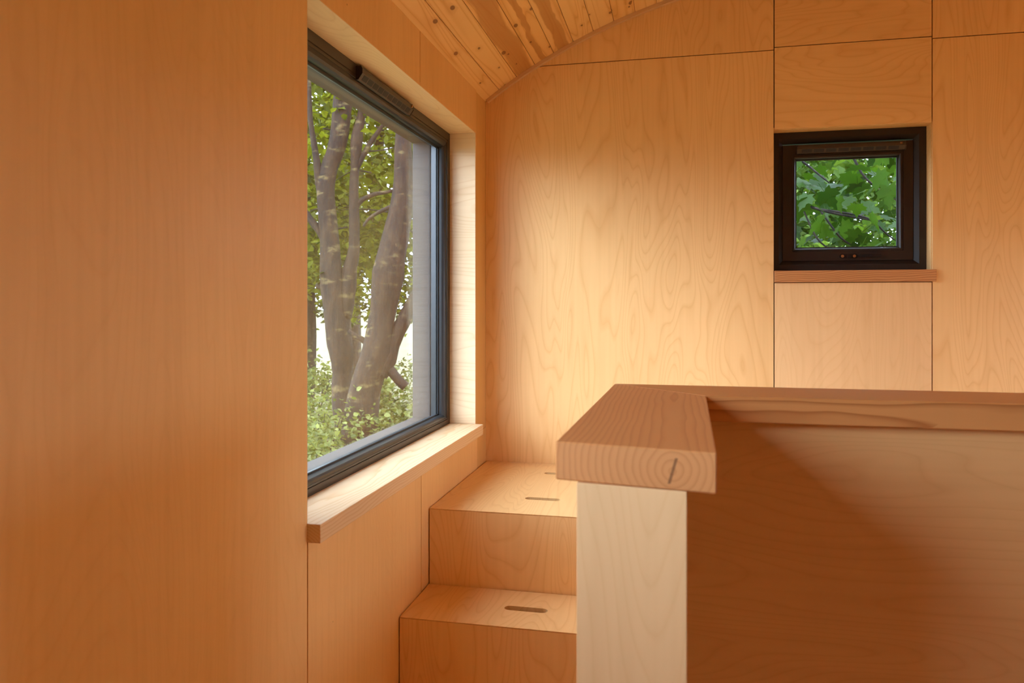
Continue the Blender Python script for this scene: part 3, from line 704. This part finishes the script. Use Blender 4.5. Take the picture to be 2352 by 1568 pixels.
# ------------------------------------------------------------ maple branch close to the small window
def maple_mesh():
    half = [(0.0, 0.0), (0.10, -0.10), (0.34, -0.16), (0.30, 0.02), (0.55, 0.16), (0.46, 0.26), (0.52, 0.44), (0.30, 0.42), (0.20, 0.50), (0.22, 0.68), (0.10, 0.74)]
    right = half[1:]; pts = [(0, 0)] + right + [(0, 1.0)] + [(-x, y) for x, y in reversed(right)]
    def zf(x, y): return 0.10 * abs(x) - 0.16 * (x * x) * 1.6 - 0.10 * y * y
    vs = [(x, y, zf(x, y)) for x, y in pts] + [(0, 0.34, zf(0, 0.34))]
    c = len(vs) - 1; n = len(pts)
    fs = [(i, (i + 1) % n, c) for i in range(n)]
    # petiole
    k = len(vs); vs += [(-0.012, 0.0, 0), (0.012, 0.0, 0), (0.012, -0.45, 0.10), (-0.012, -0.45, 0.10), (0, -0.2, 0.02)]
    fs += [(k, k + 1, k + 2, k + 3)]
    me = bpy.data.meshes.new('leaf'); me.from_pydata(vs, [], fs); me.materials.append(M['maple'])
    for p in me.polygons: p.use_smooth = True
    return me
LM = maple_mesh()
mt = empty('maple_tree', (*pt(1610, 699, 5.0)[:2], GZ)); tag(mt, 'maple tree with broad lobed leaves close outside the small window', 'tree', 'trees outside')
mb = Vector(mt.location)
vs, fs = tube([(mb + Vector((0, 0, -0.1)), 0.085), (mb + Vector((0.02, 0.03, 1.2)), 0.07), (mb + Vector((-0.02, 0.05, 2.2)), 0.055), (mb + Vector((0.04, 0.03, 3.4)), 0.035), (mb + Vector((0.1, 0.1, 4.4)), 0.015)], 10)
obj('trunk', vs, fs, 'twig', mt, smooth=True, origin=mb)
def maple_branch(paths, d, nl, seed, size, box_px):
    rd = random.Random(seed)
    for p in paths:
        vs, fs = tube(pxpath(p, d), 6); obj('branch', vs, fs, 'twig', mt, smooth=True, origin=mt.location)
    x0, x1, y0, y1 = box_px
    for _ in range(nl):
        dd = d + rd.uniform(-0.25, 0.55); p = pt(rd.uniform(x0, x1), rd.uniform(y0, y1), dd)
        o = bpy.data.objects.new('leaf', LM); COL.objects.link(o); o.parent = mt; o.location = p - Vector(mt.location)
        s = size * rd.uniform(0.65, 1.2); o.scale = (s, s, s)
        o.rotation_euler = (rd.gauss(-0.75, 0.45), rd.gauss(0, 0.45), rd.uniform(-2.6, 2.6))
maple_branch([[(1612, 400, 9), (1700, 420, 6), (1790, 452, 4), (1885, 482, 3.2), (1960, 498, 2.6), (2020, 508, 2)], [(1880, 480, 2.4), (1990, 500, 2.4), (2040, 540, 1.8), (2100, 580, 1.4)], [(1885, 484, 2.2), (1930, 545, 2.4), (1975, 572, 2.2), (2030, 600, 2)], [(1840, 470, 1.8), (1875, 545, 2), (1910, 575, 1.6)]], 4.75, 110, 61, 0.135, (1740, 2130, 420, 620))
maple_branch([[(1613, 240, 8), (1760, 220, 6), (1900, 250, 4), (1960, 362, 3), (1985, 405, 2.6), (2025, 440, 2.2), (2080, 470, 1.6)], [(1760, 222, 4), (1800, 330, 3), (1862, 385, 2.4), (1905, 420, 1.6)]], 4.9, 110, 62, 0.135, (1740, 2130, 290, 470))
back_px = pt(1940, 470, 8.5)
def hedge(label, c, rx, rz, n, seed, mat, size):
    t = empty('hedge_bush', (c.x, c.y, GZ)); tag(t, label, 'bush', 'bushes behind the small window')
    vs, fs = tube([(Vector((c.x, c.y, GZ - 0.1)), 0.08), (Vector((c.x + .1, c.y, GZ + 1.2)), 0.06), (c, 0.03)], 6); obj('stem', vs, fs, 'twig', t, origin=t.location)
    leaf_cloud('foliage', blob(c, rx, rx, rz, n, seed), 60, 0.20, size, mat, t, seed + 5); return t
hedge('tall light green bush filling the lower part of the small window', pt(1930, 560, 7.8), 1.6, 1.5, 120, 71, 'fern', 0.085)
hedge('darker green bush behind the maple leaves in the small window', pt(1980, 420, 10.0), 3.2, 3.2, 260, 72, 'fern', 0.13)
